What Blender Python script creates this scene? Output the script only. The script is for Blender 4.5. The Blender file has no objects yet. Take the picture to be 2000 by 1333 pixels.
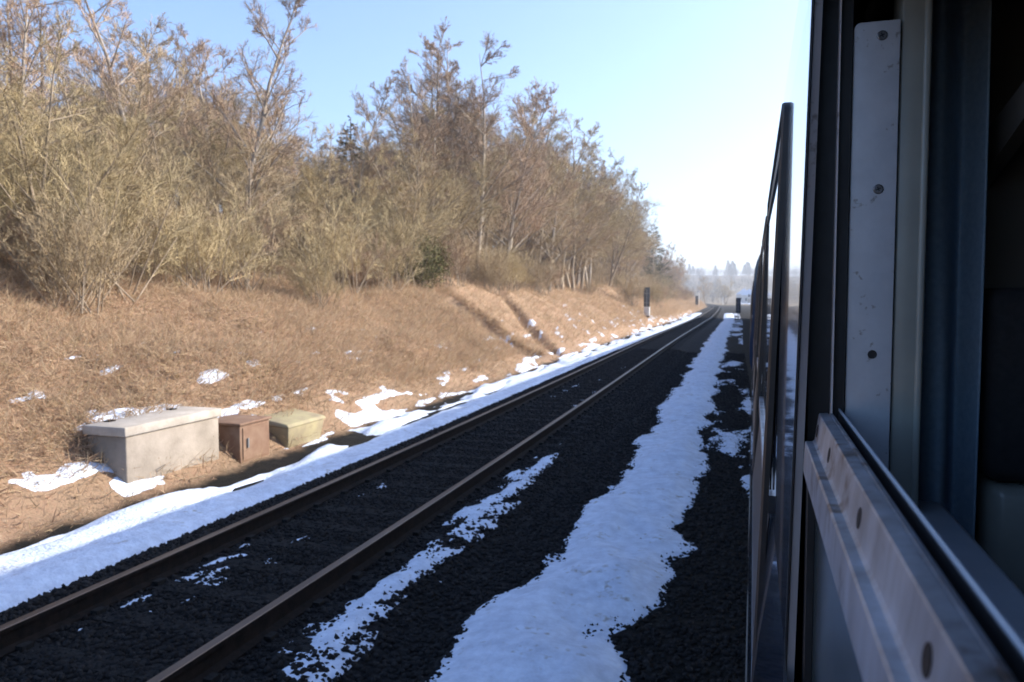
import bpy, bmesh, math, random
import numpy as np
from mathutils import Vector, Matrix

R = math.radians
SC = bpy.context.scene
COL = SC.collection
CAMZ = 2.2                      # camera height above the rail heads (z = 0)

# ------------------------------------------------------------------ camera
cam_d = bpy.data.cameras.new('camera')
cam = bpy.data.objects.new('camera', cam_d)
COL.objects.link(cam)
cam.location = (0, 0, CAMZ)
cam.rotation_mode = 'XYZ'
cam.rotation_euler = (R(90 - 3.186), 0, R(17.442))
cam_d.sensor_width = 36.0
cam_d.lens = 27.0
cam_d.clip_start = 0.02
cam_d.clip_end = 6000
cam_d.dof.use_dof = True
cam_d.dof.focus_distance = 1.5
cam_d.dof.aperture_fstop = 8.0
SC.camera = cam

# ------------------------------------------------------------------ light
SUN_EL, SUN_AZ = 26.0, 58.0     # azimuth from +Y (along the track) towards +X
sun_d = bpy.data.lights.new('sun', 'SUN')
sun = bpy.data.objects.new('sun', sun_d)
COL.objects.link(sun)
sun_d.energy = 3.4
sun_d.angle = R(0.5)
sun_d.color = (1.0, 0.90, 0.78)
sv = Vector((math.cos(R(SUN_EL)) * math.sin(R(SUN_AZ)), math.cos(R(SUN_EL)) * math.cos(R(SUN_AZ)), math.sin(R(SUN_EL))))
sun.rotation_euler = sv.to_track_quat('Z', 'Y').to_euler()
W = bpy.data.worlds.new('World')
SC.world = W
W.use_nodes = True
nt = W.node_tree
bg = nt.nodes['Background']
sky = nt.nodes.new('ShaderNodeTexSky')
sky.sky_type = 'NISHITA'
sky.sun_disc = False
sky.sun_elevation = R(SUN_EL)
sky.sun_rotation = R(SUN_AZ)
sky.altitude = 300
sky.air_density = 0.85
sky.dust_density = 2.6
sky.ozone_density = 4.2
nt.links.new(sky.outputs[0], bg.inputs[0])
bg.inputs[1].default_value = 0.125
SC.view_settings.view_transform = 'Standard'
SC.view_settings.look = 'None'
SC.view_settings.exposure = 1.6
SC.view_settings.gamma = 1.0
SC.cycles.use_denoising = True
SC.cycles.max_bounces = 8
SC.cycles.volume_bounces = 0

# ------------------------------------------------------------------ helpers
def mat(name, base, rough=0.6, metal=0.0, var=None, scale=5.0, bump=0.0, bscale=40.0, coat=0.0, spec=0.5, detail=5.0, sheen=0.0, stretch=None):
    """Principled material; var = second colour mixed in by noise."""
    m = bpy.data.materials.new(name)
    m.use_nodes = True
    t = m.node_tree
    b = t.nodes['Principled BSDF']
    b.inputs['Base Color'].default_value = (*base, 1)
    b.inputs['Roughness'].default_value = rough
    b.inputs['Metallic'].default_value = metal
    b.inputs['Coat Weight'].default_value = coat
    b.inputs['Coat Roughness'].default_value = 0.04
    b.inputs['Specular IOR Level'].default_value = spec
    tc = t.nodes.new('ShaderNodeTexCoord')
    src = tc.outputs['Object']
    if stretch:
        mp = t.nodes.new('ShaderNodeMapping')
        mp.inputs['Scale'].default_value = stretch
        t.links.new(src, mp.inputs[0])
        src = mp.outputs[0]
    if var:
        n = t.nodes.new('ShaderNodeTexNoise')
        n.inputs['Scale'].default_value = scale
        n.inputs['Detail'].default_value = detail
        n.inputs['Roughness'].default_value = 0.65
        t.links.new(src, n.inputs['Vector'])
        r = t.nodes.new('ShaderNodeValToRGB')
        r.color_ramp.elements[0].position = 0.36
        r.color_ramp.elements[1].position = 0.66
        r.color_ramp.elements[0].color = (*base, 1)
        r.color_ramp.elements[1].color = (*var, 1)
        t.links.new(n.outputs['Fac'], r.inputs[0])
        t.links.new(r.outputs[0], b.inputs['Base Color'])
    if bump:
        n2 = t.nodes.new('ShaderNodeTexNoise')
        n2.inputs['Scale'].default_value = bscale
        n2.inputs['Detail'].default_value = 4
        t.links.new(src, n2.inputs['Vector'])
        bp = t.nodes.new('ShaderNodeBump')
        bp.inputs['Strength'].default_value = bump
        bp.inputs['Distance'].default_value = 0.02
        t.links.new(n2.outputs['Fac'], bp.inputs['Height'])
        t.links.new(bp.outputs[0], b.inputs['Normal'])
    return m

def island_mat(name, cols, rough=0.8, transl=0.0):
    """Colour picked per loose piece (blade, twig) from a ramp."""
    m = bpy.data.materials.new(name)
    m.use_nodes = True
    t = m.node_tree
    b = t.nodes['Principled BSDF']
    b.inputs['Roughness'].default_value = rough
    b.inputs['Specular IOR Level'].default_value = 0.2
    g = t.nodes.new('ShaderNodeNewGeometry')
    r = t.nodes.new('ShaderNodeValToRGB')
    el = r.color_ramp.elements
    while len(el) < len(cols):
        el.new(0.5)
    for i, c in enumerate(cols):
        el[i].position = i / (len(cols) - 1)
        el[i].color = (*c, 1)
    t.links.new(g.outputs['Random Per Island'], r.inputs[0])
    oi = t.nodes.new('ShaderNodeObjectInfo')
    hs = t.nodes.new('ShaderNodeHueSaturation')
    ma = t.nodes.new('ShaderNodeMapRange')
    ma.inputs['To Min'].default_value = 0.8
    ma.inputs['To Max'].default_value = 1.25
    t.links.new(oi.outputs['Random'], ma.inputs['Value'])
    t.links.new(ma.outputs[0], hs.inputs['Value'])
    t.links.new(r.outputs[0], hs.inputs['Color'])
    t.links.new(hs.outputs[0], b.inputs['Base Color'])
    if transl:
        tr = t.nodes.new('ShaderNodeBsdfTranslucent'); mx = t.nodes.new('ShaderNodeMixShader'); mx.inputs[0].default_value = transl
        t.links.new(hs.outputs[0], tr.inputs['Color']); t.links.new(b.outputs[0], mx.inputs[1]); t.links.new(tr.outputs[0], mx.inputs[2])
        t.links.new(mx.outputs[0], t.nodes['Material Output'].inputs['Surface'])
    return m

def link(name, me, m=None, parent=None, smooth=False):
    o = bpy.data.objects.new(name, me)
    COL.objects.link(o)
    if m is not None:
        for mm in (m if isinstance(m, (list, tuple)) else [m]):
            me.materials.append(mm)
    if parent is not None:
        o.parent = parent
    if smooth:
        me.polygons.foreach_set('use_smooth', [True] * len(me.polygons))
    return o

def mesh(name, V, F):
    me = bpy.data.meshes.new(name)
    me.from_pydata([tuple(v) for v in V], [], [tuple(f) for f in F])
    me.update()
    return me

def np_mesh(name, V, Q):
    """V (n,3) float, Q (m,k) int: fast mesh of k-gons."""
    V = np.asarray(V, dtype=np.float32); Q = np.asarray(Q, dtype=np.int32)
    me = bpy.data.meshes.new(name)
    me.vertices.add(len(V)); me.vertices.foreach_set('co', V.ravel())
    k = Q.shape[1]
    me.loops.add(Q.size); me.loops.foreach_set('vertex_index', Q.ravel())
    me.polygons.add(len(Q)); me.polygons.foreach_set('loop_start', np.arange(0, Q.size, k, dtype=np.int32))
    me.update(calc_edges=True)
    me.validate()
    return me

def empty(name, loc=(0, 0, 0), rz=0.0):
    o = bpy.data.objects.new(name, None)
    COL.objects.link(o)
    o.location = loc
    o.rotation_euler = (0, 0, rz)
    o.empty_display_size = 0.2
    return o

def tag(o, label=None, cat=None, group=None, kind=None):
    if label: o['label'] = label
    if cat: o['category'] = cat
    if group: o['group'] = group
    if kind: o['kind'] = kind
    return o

class MB:
    """collects boxes, prisms and tubes into one mesh"""
    def __init__(s): s.V = []; s.F = []; s.M = []
    def add(s, V, F, mi=0):
        b = len(s.V); s.V += [tuple(v) for v in V]; s.F += [tuple(i + b for i in f) for f in F]; s.M += [mi] * len(F); return s
    def box(s, x0, x1, y0, y1, z0, z1, mi=0):
        V = [(x, y, z) for x in (x0, x1) for y in (y0, y1) for z in (z0, z1)]
        return s.add(V, [(0, 1, 3, 2), (4, 6, 7, 5), (0, 4, 5, 1), (2, 3, 7, 6), (0, 2, 6, 4), (1, 5, 7, 3)], mi)
    def prism(s, A, B, mi=0, caps=True):
        """two matching outlines joined"""
        n = len(A)
        F = [(i, (i + 1) % n, n + (i + 1) % n, n + i) for i in range(n)]
        if caps: F += [tuple(range(n - 1, -1, -1)), tuple(range(n, 2 * n))]
        return s.add(list(A) + list(B), F, mi)
    def strip(s, A, B, mi=0):
        n = len(A)
        return s.add(list(A) + list(B), [(i, i + 1, n + i + 1, n + i) for i in range(n - 1)], mi)
    def ring(s, A, B, mi=0):
        """flat band between two closed outlines of the same count"""
        n = len(A)
        return s.add(list(A) + list(B), [(i, (i + 1) % n, n + (i + 1) % n, n + i) for i in range(n)], mi)
    def tube(s, p, q, r0, r1=None, n=8, mi=0):
        r1 = r0 if r1 is None else r1
        p = Vector(p); q = Vector(q); d = (q - p).normalized()
        a = d.orthogonal().normalized(); b = d.cross(a)
        A = [p + (a * math.cos(2 * math.pi * i / n) + b * math.sin(2 * math.pi * i / n)) * r0 for i in range(n)]
        B = [q + (a * math.cos(2 * math.pi * i / n) + b * math.sin(2 * math.pi * i / n)) * r1 for i in range(n)]
        return s.prism(A, B, mi)
    def build(s, name, m=None, parent=None, bevel=0.0, smooth=False, seg=2):
        me = mesh(name, s.V, s.F)
        bm = bmesh.new(); bm.from_mesh(me)
        bmesh.ops.recalc_face_normals(bm, faces=bm.faces)
        if bevel:
            ed = [e for e in bm.edges if len(e.link_faces) == 2 and e.calc_face_angle(0) > 0.5]
            bmesh.ops.bevel(bm, geom=ed, offset=bevel, segments=seg, profile=0.5, affect='EDGES', clamp_overlap=True)
        bm.to_mesh(me); bm.free()
        o = link(name, me, m, parent, smooth or bool(bevel))
        if not bevel and any(s.M):
            me.polygons.foreach_set('material_index', s.M)
        if bevel:
            me.set_sharp_from_angle(angle=R(50))
        return o

def rrect(y0, y1, z0, z1, r, n=6):
    """rounded rectangle outline as (y,z)"""
    P = []
    for cy, cz, a0 in ((y1 - r, z1 - r, 0), (y0 + r, z1 - r, 90), (y0 + r, z0 + r, 180), (y1 - r, z0 + r, 270)):
        for i in range(n + 1):
            a = R(a0 + 90 * i / n)
            P.append((cy + r * math.cos(a), cz + r * math.sin(a)))
    return P

# ---- value noise for geometry (deterministic, numpy)
_rs = np.random.RandomState(7)
_T = _rs.rand(256, 256).astype(np.float64)
def vnoise(x, y):
    x = np.asarray(x, float); y = np.asarray(y, float)
    xi = np.floor(x).astype(int); yi = np.floor(y).astype(int)
    fx = x - xi; fy = y - yi
    fx = fx * fx * (3 - 2 * fx); fy = fy * fy * (3 - 2 * fy)
    g = lambda a, b: _T[a & 255, b & 255]
    return (g(xi, yi) * (1 - fx) + g(xi + 1, yi) * fx) * (1 - fy) + (g(xi, yi + 1) * (1 - fx) + g(xi + 1, yi + 1) * fx) * fy
def fbm(x, y, o=4):
    s = 0; a = 0.5; t = 0
    for i in range(o):
        s = s + a * vnoise(x * 2 ** i + 17 * i, y * 2 ** i + 31 * i); t += a; a *= 0.5
    return s / t

# ------------------------------------------------------------------ layout curves
_ty = np.array([-80, -20, 0, 8, 18, 30, 41, 59, 90, 143, 206, 300, 366, 450, 560, 700, 900])
_tx = np.array([-4.0, -4.0, -4.0, -4.03, -4.2, -4.47, -4.7, -4.95, -5.35, -6.9, -9.0, -16.0, -23, -36, -62, -106, -180])
_yy = np.arange(-80, 900, 1.0)
_xx = np.interp(_yy, _ty, _tx)
_k = np.hanning(21); _k /= _k.sum()
_xs = np.convolve(np.pad(_xx, 10, mode='edge'), _k, mode='valid')
def tc(y): return np.interp(y, _yy, _xs)

def sm(a, b, x):
    t = np.clip((x - a) / (b - a), 0, 1)
    return t * t * (3 - 2 * t)

def bank_cap(y):
    return 4.6 + 3.0 * sm(14, 42, y) - 4.5 * sm(150, 300, y)

def height(x, y):
    x = np.asarray(x, float); y = np.asarray(y, float)
    u = x - tc(y)
    h = -0.30 + 0.0 * u
    h = h + 0.12 * (1 - sm(1.25, 1.75, np.abs(u)))               # ballast shoulder
    # the cutting side on the left
    d = np.maximum(-u - 3.05, 0)
    cap = bank_cap(y)
    raw = 0.62 * d + 0.10 * np.sin(d * 0.9 + y * 0.11) * np.minimum(d, 1)
    b = cap * (1 - np.exp(-raw / cap * 1.25)) + 0.05 * np.maximum(d - 9, 0)
    rough = (fbm(x * 0.55, y * 0.35, 4) - 0.5) * 0.9 * np.minimum(d / 1.5, 1)
    h = h + b + rough * (d > 0)
    # drain gully running down the bank
    yc = 31.2 + d * 1.1
    g = np.exp(-((y - yc) / 0.5) ** 2) * sm(0.1, 0.8, d) * (1 - sm(4.0, 5.0, d))
    g2 = np.exp(-((y - 28.6 + .1 * d) / 1.0) ** 2) * sm(0.3, 1.0, d) * (1 - sm(3.6, 5.0, d))
    h = h - 1.1 * g - 1.5 * g2
    # valley side far ahead
    far = sm(430, 980, y + 0.25 * x) * 30 * (0.75 + 0.5 * fbm(x * 0.006 + 3, y * 0.004, 3))
    h = h + far
    h = h + 6 * sm(60, 400, x) * 0.2
    return h

# ------------------------------------------------------------------ ground
def ground_material():
    m = bpy.data.materials.new('ground_cover'); m.use_nodes = True
    t = m.node_tree; b = t.nodes['Principled BSDF']; b.inputs['Roughness'].default_value = 0.9
    b.inputs['Specular IOR Level'].default_value = 0.15
    N = t.nodes.new; L = t.links.new
    uv = N('ShaderNodeUVMap'); uv.uv_map = 'trackside'
    geo = N('ShaderNodeNewGeometry')
    def noise(scale, detail=5, vec=None, rough=0.6):
        n = N('ShaderNodeTexNoise'); n.inputs['Scale'].default_value = scale; n.inputs['Detail'].default_value = detail; n.inputs['Roughness'].default_value = rough
        L(vec or geo.outputs['Position'], n.inputs['Vector']); return n.outputs['Fac']
    def ramp(f, stops):
        r = N('ShaderNodeValToRGB'); e = r.color_ramp.elements
        while len(e) < len(stops): e.new(0.5)
        for i, (p, c) in enumerate(stops): e[i].position = p; e[i].color = (*c, 1)
        L(f, r.inputs[0]); return r.outputs[0]
    def math_(op, a, c):
        n = N('ShaderNodeMath'); n.operation = op
        for i, v in enumerate((a, c)):
            if isinstance(v, (int, float)): n.inputs[i].default_value = v
            else: L(v, n.inputs[i])
        return n.outputs[0]
    def rng(v, a, c):
        n = N('ShaderNodeMapRange'); n.interpolation_type = 'SMOOTHSTEP'
        n.inputs['From Min'].default_value = a; n.inputs['From Max'].default_value = c
        L(v, n.inputs['Value']); return n.outputs[0]
    def mix(f, a, c):
        n = N('ShaderNodeMix'); n.data_type = 'RGBA'
        L(f, n.inputs['Factor']); L(a, n.inputs['A']); L(c, n.inputs['B']); return n.outputs['Result']
    sep = N('ShaderNodeSeparateXYZ'); L(uv.outputs[0], sep.inputs[0])
    u = math_('ADD', sep.outputs[0], math_('MULTIPLY', math_('SUBTRACT', noise(1.6, 4), 0.5), 0.5))
    # litter of the bank: rust, tan and olive
    fine = noise(26, 7, rough=.8)
    bankc = ramp(math_('ADD', math_('MULTIPLY', noise(0.6, 6, rough=0.7), 1.0), math_('SUBTRACT', math_('MULTIPLY', fine, 1.6), .8)), [(0.18, (.12, .085, .055)), (0.36, (.29, .205, .135)), (0.52, (.40, .28, .185)), (0.66, (.34, .21, .14)), (0.85, (.50, .40, .28))])
    ball = ramp(noise(22, 4), [(0.3, (.006, .006, .007)), (0.5, (.014, .014, .015)), (0.72, (.034, .033, .034))])
    soil = ramp(noise(6, 6), [(0.3, (.006, .006, .006)), (0.6, (.016, .015, .013)), (0.8, (.034, .030, .023))])
    col = mix(rng(u, -3.2, -2.9), bankc, soil)
    col = mix(rng(u, -1.9, -1.5), col, ball)
    col = mix(rng(u, 2.4, 2.7), col, soil)
    field = ramp(noise(0.02, 4), [(0.3, (.16, .12, .07)), (0.5, (.22, .17, .10)), (0.62, (.24, .20, .14))])
    yy = N('ShaderNodeSeparateXYZ'); L(geo.outputs['Position'], yy.inputs[0])
    col = mix(rng(yy.outputs[1], 240, 330), col, mix(rng(math_('ABSOLUTE', u, 0), 2.5, 4.0), col, field))
    L(col, b.inputs['Base Color'])
    bp = N('ShaderNodeBump'); bp.inputs['Strength'].default_value = 0.8; bp.inputs['Distance'].default_value = 0.06
    v = N('ShaderNodeTexVoronoi'); v.inputs['Scale'].default_value = 17; L(geo.outputs['Position'], v.inputs['Vector'])
    L(math_('ADD', math_('MULTIPLY', v.outputs['Distance'], rng(u, -3.0, -1.6)), math_('MULTIPLY', fine, 1.2)), bp.inputs['Height']); L(bp.outputs[0], b.inputs['Normal'])
    return m

def build_ground():
    us = np.concatenate([[-1500, -900, -500, -300, -200, -150, -110, -80, -60, -48, -40], np.arange(-34, -16, 1.2), np.arange(-16, -2.9, 0.28), np.arange(-2.9, 4.6, 0.15), np.arange(4.8, 12, 0.8), [14, 20, 30, 50, 90, 150, 260, 450, 800, 1500]])
    ys = np.concatenate([[-400, -150, -60, -30, -15, -6], np.arange(-2, 44, 0.3), np.arange(44, 110, 0.9), np.arange(110, 240, 3), np.arange(240, 640, 14), np.arange(640, 1400, 40), [1500, 1800, 2400, 3500]])
    U, Y = np.meshgrid(us, ys)
    X = U + tc(Y) * (np.abs(U) < 200)
    Z = height(X, Y)
    n, k = X.shape
    V = np.stack([X.ravel(), Y.ravel(), Z.ravel()], 1)
    i = np.arange(n * k).reshape(n, k)
    Q = np.stack([i[:-1, :-1].ravel(), i[:-1, 1:].ravel(), i[1:, 1:].ravel(), i[1:, :-1].ravel()], 1)
    me = np_mesh('ground', V, Q)
    uvl = me.uv_layers.new(name='trackside')
    li = np.empty(len(me.loops), dtype=np.int32); me.loops.foreach_get('vertex_index', li)
    uvv = np.stack([U.ravel(), Y.ravel()], 1)[li].astype(np.float32)
    uvl.data.foreach_set('uv', uvv.ravel())
    o = link('ground', me, ground_material(), smooth=True)
    tag(o, kind='structure')
build_ground()

# ------------------------------------------------------------------ snow (own geometry with thickness)
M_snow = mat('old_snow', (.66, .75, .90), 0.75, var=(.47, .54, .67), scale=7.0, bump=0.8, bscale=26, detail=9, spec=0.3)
def snow_sheet(name, us, ys, thick):
    U, Y = np.meshgrid(us, ys)
    X = U + tc(Y)
    T = thick(U, Y)
    Z = height(X, Y) + np.clip(T, -0.05, 0.2)
    n, k = X.shape
    V = np.stack([X.ravel(), Y.ravel(), Z.ravel()], 1)
    i = np.arange(n * k).reshape(n, k)
    Q = np.stack([i[:-1, :-1].ravel(), i[:-1, 1:].ravel(), i[1:, 1:].ravel(), i[1:, :-1].ravel()], 1)
    keep = T.ravel()[Q].max(1) > 0
    me = np_mesh(name, V, Q[keep])
    bm = bmesh.new(); bm.from_mesh(me)
    bmesh.ops.delete(bm, geom=[v for v in bm.verts if not v.link_faces], context='VERTS')
    bm.to_mesh(me); bm.free()
    return link(name, me, M_snow, smooth=True)
yg = np.concatenate([np.arange(1.5, 30, 0.11), np.arange(30, 70, 0.25), np.arange(70, 130, 0.6)])
def th_mid(u, y):
    w = fbm(u * 1.7, y * 0.9, 4) - 0.5
    left = 2.25 - 0.28 * (1 - sm(4, 10, y)) + 0.15 * w - 0.0022 * np.maximum(y - 20, 0)
    right = 3.42 - 0.18 * (1 - sm(4, 9, y)) - 0.10 * sm(8, 30, y)
    e = np.minimum((u - left) / 0.35, (right - u) / 0.30)
    a = np.minimum(e, 1.0) * 0.085 + 0.16 * w + .05 * (fbm(u * 7 + 1, y * 4, 4) - .5)
    patch = 0.20 * (fbm(u * 1.6 + 40, y * 0.5 + 9, 4) - 0.55) + 0.06 * (fbm(u * 6, y * 3.5, 4) - .5)
    patch = np.where((u > right) & (u < 4.25), patch - .12 * (1 - sm(7.5, 10.5, y)), -1)
    thin = np.where((u > 0.93) & (u < 1.55), 0.10 * (fbm(u * 4 + 7, y * 0.5, 4) - 0.45) + .07 * (fbm(u * 9, y * 5, 4) - .53) - 0.10 * np.abs(u - 1.17) + .022 - .075 * sm(7, 17, y), -1)
    return np.maximum(np.maximum(a, patch), thin)
tag(snow_sheet('snow', np.arange(0.9, 4.3, 0.055), yg, th_mid), 'strip of old snow lying between the tracks and beside the train', 'snow', kind='stuff')
def th_left(u, y):
    w = fbm(u * 1.6 + 3, y * 0.7, 4) - 0.5
    e = np.minimum((u + 3.05) / 0.4, (-1.52 - u) / 0.12)
    a = np.minimum(e, 1.0) * 0.10 + 0.20 * w - 0.34 * sm(-2.0, -2.5, u) * np.maximum(fbm(u * 3, y * .5 + 5, 4) - .40, 0) * 2
    bank = 0.40 * (fbm(u * 4.6 + 11, y * 0.75 + 4, 5) - 0.655) - 0.020 * np.maximum(-u - 3.6, 0) + 0.060 * (1 - sm(.15, .55, -u - 3.0 + .5 * (fbm(u * 0 + y * .45, y * .45 + 8, 3) - .4)))
    bank = bank + .07 * (fbm(u * 7, y * 4 + 3, 4) - .5); a = a + .05 * (fbm(u * 7, y * 4, 4) - .5)
    return np.where(u < -3.0, bank, np.where(u > -1.45, -1, a))
tag(snow_sheet('snow', np.arange(-6.4, -1.2, 0.075), yg, th_left), 'melting snow along the foot of the bank, ragged and patchy', 'snow', kind='stuff')
M_snow_b = M_snow
def th_cess(u, y):
    return 0.10 * (fbm(u * 5 + 21, y * 0.35 + 2, 5) - 0.72) + .08 * (fbm(u * 9, y * 6, 4) - .60)
tag(snow_sheet('snow', np.arange(-0.62, 0.62, 0.06), np.concatenate([np.arange(1.5, 30, 0.13)]), th_cess), 'thin smears of snow on the ballast between the rails', 'snow', kind='stuff')

# ------------------------------------------------------------------ the other track
M_rail = mat('rail_steel_rusty', (.007, .006, .0055), 0.85, 0.0, var=(.020, .014, .011), scale=14, bump=.15, bscale=60, spec=.15)
M_railtop = mat('rail_head_worn', (.15, .11, .085), 0.4, 0.5, var=(.07, .048, .036), scale=4, stretch=(1, .1, 1))
M_sleeper = mat('sleeper_concrete_sooty', (.006, .006, .0065), 0.95, var=(.020, .0195, .019), scale=14, bump=.6, spec=.2)
trk = empty('railway_track', (float(tc(0)), 0, -0.3))
tag(trk, 'empty second track with worn rails on dark ballast left of the train', 'railway track')
RP = [(-.07, -.172), (.07, -.172), (.07, -.16), (.012, -.14), (.012, -.045), (.036, -.035), (.036, -.006), (.030, 0), (-.030, 0), (-.036, -.006), (-.036, -.035), (-.012, -.045), (-.012, -.14), (-.07, -.16)]
def build_rail(side):
    ys = np.concatenate([np.arange(-8, 60, 2.0), np.arange(60, 560, 5.0)])
    m = MB()
    n = len(RP)
    V = []
    for y in ys:
        c = float(tc(y)); s = float(tc(y + .5) - tc(y - .5))
        for px, pz in RP:
            off = px + side * 0.7535
            V.append((c + off - float(tc(0)), y - off * s, pz + 0.3))
    F = []; MI = []
    for j in range(len(ys) - 1):
        for i in range(n):
            F.append((j * n + i, j * n + (i + 1) % n, (j + 1) * n + (i + 1) % n, (j + 1) * n + i)); MI.append(1 if i in (6, 7, 8) else 0)
    F.append(tuple(range(n))); MI.append(0)
    F.append(tuple(range((len(ys) - 1) * n, len(ys) * n))); MI.append(0)
    m.V, m.F, m.M = V, F, MI
    return m.build('rail', [M_rail, M_railtop], trk)
build_rail(-1); build_rail(1)
def sleeper_mb(mb, x, y, z):
    A = [(x - 1.25, y - .13, z - .15), (x + 1.25, y - .13, z - .15), (x + 1.25, y + .13, z - .15), (x - 1.25, y + .13, z - .15)]
    B = [(x - 1.22, y - .10, z), (x + 1.22, y - .10, z), (x + 1.22, y + .10, z), (x - 1.22, y + .10, z)]
    mb.prism(A, B)
    for sx in (-.7535, .7535):
        for sy in (-1, 1):
            mb.box(x + sx + sy * .10 - .03, x + sx + sy * .10 + .03, y - .045, y + .045, z, z + .035)
mb = MB(); sleeper_mb(mb, 0, 0, 0); sl = mb.build('sleeper', M_sleeper, trk)
y = 2.0
for i in range(100):
    o = sl if i == 0 else sl.copy()
    if i: COL.objects.link(o)
    o.location = (float(tc(y) - tc(0)), y, 0.3 - 0.176 + 0.004)
    o.rotation_euler.z = math.atan2(-float(tc(y + .5) - tc(y - .5)), 1)
    y += 0.62
mb = MB()
while y < 230:
    sleeper_mb(mb, float(tc(y) - tc(0)), y, 0.3 - 0.172); y += 0.62
tag(mb.build('sleeper', M_sleeper, trk), kind='stuff')

# loose stones of the ballast bed
def ballast():
    rg = np.random.RandomState(21); n = 80000
    y = 2.2 + 34 * rg.rand(n) ** 1.7; u = -1.75 + 6.0 * rg.rand(n)
    x = u + tc(y)
    ok = (np.abs(np.abs(u) - .7535) > .05); x, y, u = x[ok], y[ok], u[ok]; n = len(x)
    z = height(x, y)
    r = rg.uniform(.016, .034, n)[:, None]
    base = np.array([[1, 0, 0], [0, 1, 0], [-1, 0, 0], [0, -1, 0], [0, 0, 1], [0, 0, -1.]])
    a = rg.uniform(0, 6.283, n); ca_, sa = np.cos(a), np.sin(a)
    V = base[None] * (1 + .45 * rg.uniform(-1, 1, (n, 6, 1))) + rg.normal(size=(n, 6, 3)) * .18
    V[:, :, 2] *= .75
    X = V[:, :, 0] * ca_[:, None] - V[:, :, 1] * sa[:, None]; Yv = V[:, :, 0] * sa[:, None] + V[:, :, 1] * ca_[:, None]
    V = np.stack([X, Yv, V[:, :, 2]], 2) * r[:, :, None] + np.stack([x, y, z + .004], 1)[:, None]
    f = np.array([[0, 1, 4], [1, 2, 4], [2, 3, 4], [3, 0, 4], [1, 0, 5], [2, 1, 5], [3, 2, 5], [0, 3, 5]])
    F = (np.arange(n) * 6)[:, None, None] + f[None]
    M = island_mat('ballast_stone', [(.006, .006, .007), (.015, .015, .016), (.012, .010, .009), (.024, .023, .023), (.009, .009, .010)], rough=.95)
    tag(link('ballast', np_mesh('ballast', V.reshape(-1, 3), F.reshape(-1, 3)), M), 'dark sooty crushed stone ballast under and beside the empty track', 'ballast', kind='stuff')
ballast()

# ------------------------------------------------------------------ lineside things
M_board = mat('signal_board_back', (.045, .05, .06), 0.55, 0.2, var=(.07, .075, .085), scale=4)
M_post = mat('galvanised_post', (.20, .21, .22), 0.5, 0.6, var=(.28, .29, .30), scale=8)
M_white = mat('weathered_white_paint', (.72, .72, .70), 0.6, var=(.55, .54, .50), scale=6)
def gz(x, y): return float(height(np.array([x]), np.array([y]))[0])
def beacon(x, y, label, group, ht=2.3):
    z = gz(x, y)
    r = empty('signal_board', (x, y, z))
    tag(r, label, 'signal board', group)
    m = MB(); m.box(-.28, .28, -.012, .012, ht - 1.8, ht); m.box(-.28, -.25, -.03, -.0125, ht - 1.8, ht); m.box(.25, .28, -.03, -.0125, ht - 1.8, ht)
    m.build('board', M_board, r, bevel=.004)
    m = MB(); m.box(-.03, .03, -.075, -.031, -.3, ht - .2); m.build('post', M_post, r)
    m = MB()
    for k in (.35, 1.2): m.box(-.25, .25, -.048, -.0305, ht - 1.8 + k, ht - 1.8 + k + .05)
    m.build('bracket', M_post, r)
    return r
beacon(-9.35, 71, 'tall dark board seen from behind, standing beside a white box on the bank', 'lineside warning boards', 2.45)
beacon(-11.0, 160, 'small distant dark board at the foot of the bank, beside a thin pale pole', 'lineside warning boards', 2.6)
beacon(-1.70, 94, 'tall dark board on the snow between the train and the empty track', 'lineside warning boards', 2.55)
z = gz(-9.0, 68.5)
r = empty('equipment_cabinet', (-9.0, 68.5, z)); tag(r, 'small white lineside cabinet standing in front of the dark board on the bank', 'cabinet')
m = MB(); m.box(-.24, .24, -.18, .18, .12, .82); m.build('housing', M_white, r, bevel=.01)
m = MB(); m.box(-.27, .27, -.21, .21, .822, .88); m.build('lid', M_white, r, bevel=.01)
m = MB(); m.box(-.20, .20, -.15, .15, -.25, .118); m.build('plinth', M_sleeper, r)
m = MB(); m.box(-.20, .20, -.188, -.182, .17, .77); m.build('door', M_white, r)
# thin pole with a small head
z = gz(-11.2, 170)
r = empty('marker_pole', (-11.2, 170, z)); tag(r, 'thin pale pole with a small white plate on top beside the distant dark board', 'pole')
m = MB(); m.tube((0, 0, -.3), (0, 0, 3.9), .07, .05, 10); m.build('pole', M_white, r)
m = MB(); m.box(-.32, .32, -.02, .02, 3.55, 3.95); m.build('plate', M_white, r)
z = gz(-11.0, 300)
r = empty('marker_pole', (-11.0, 300, z)); tag(r, 'short pale post standing at the outside of the far bend of the track', 'post')
m = MB(); m.tube((0, 0, -.3), (0, 0, 2.9), .12, .10, 10); m.build('pole', M_white, r)
m = MB(); m.box(-.2, .2, -.14, -.121, 2.2, 2.9); m.build('plate', M_white, r)
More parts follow.
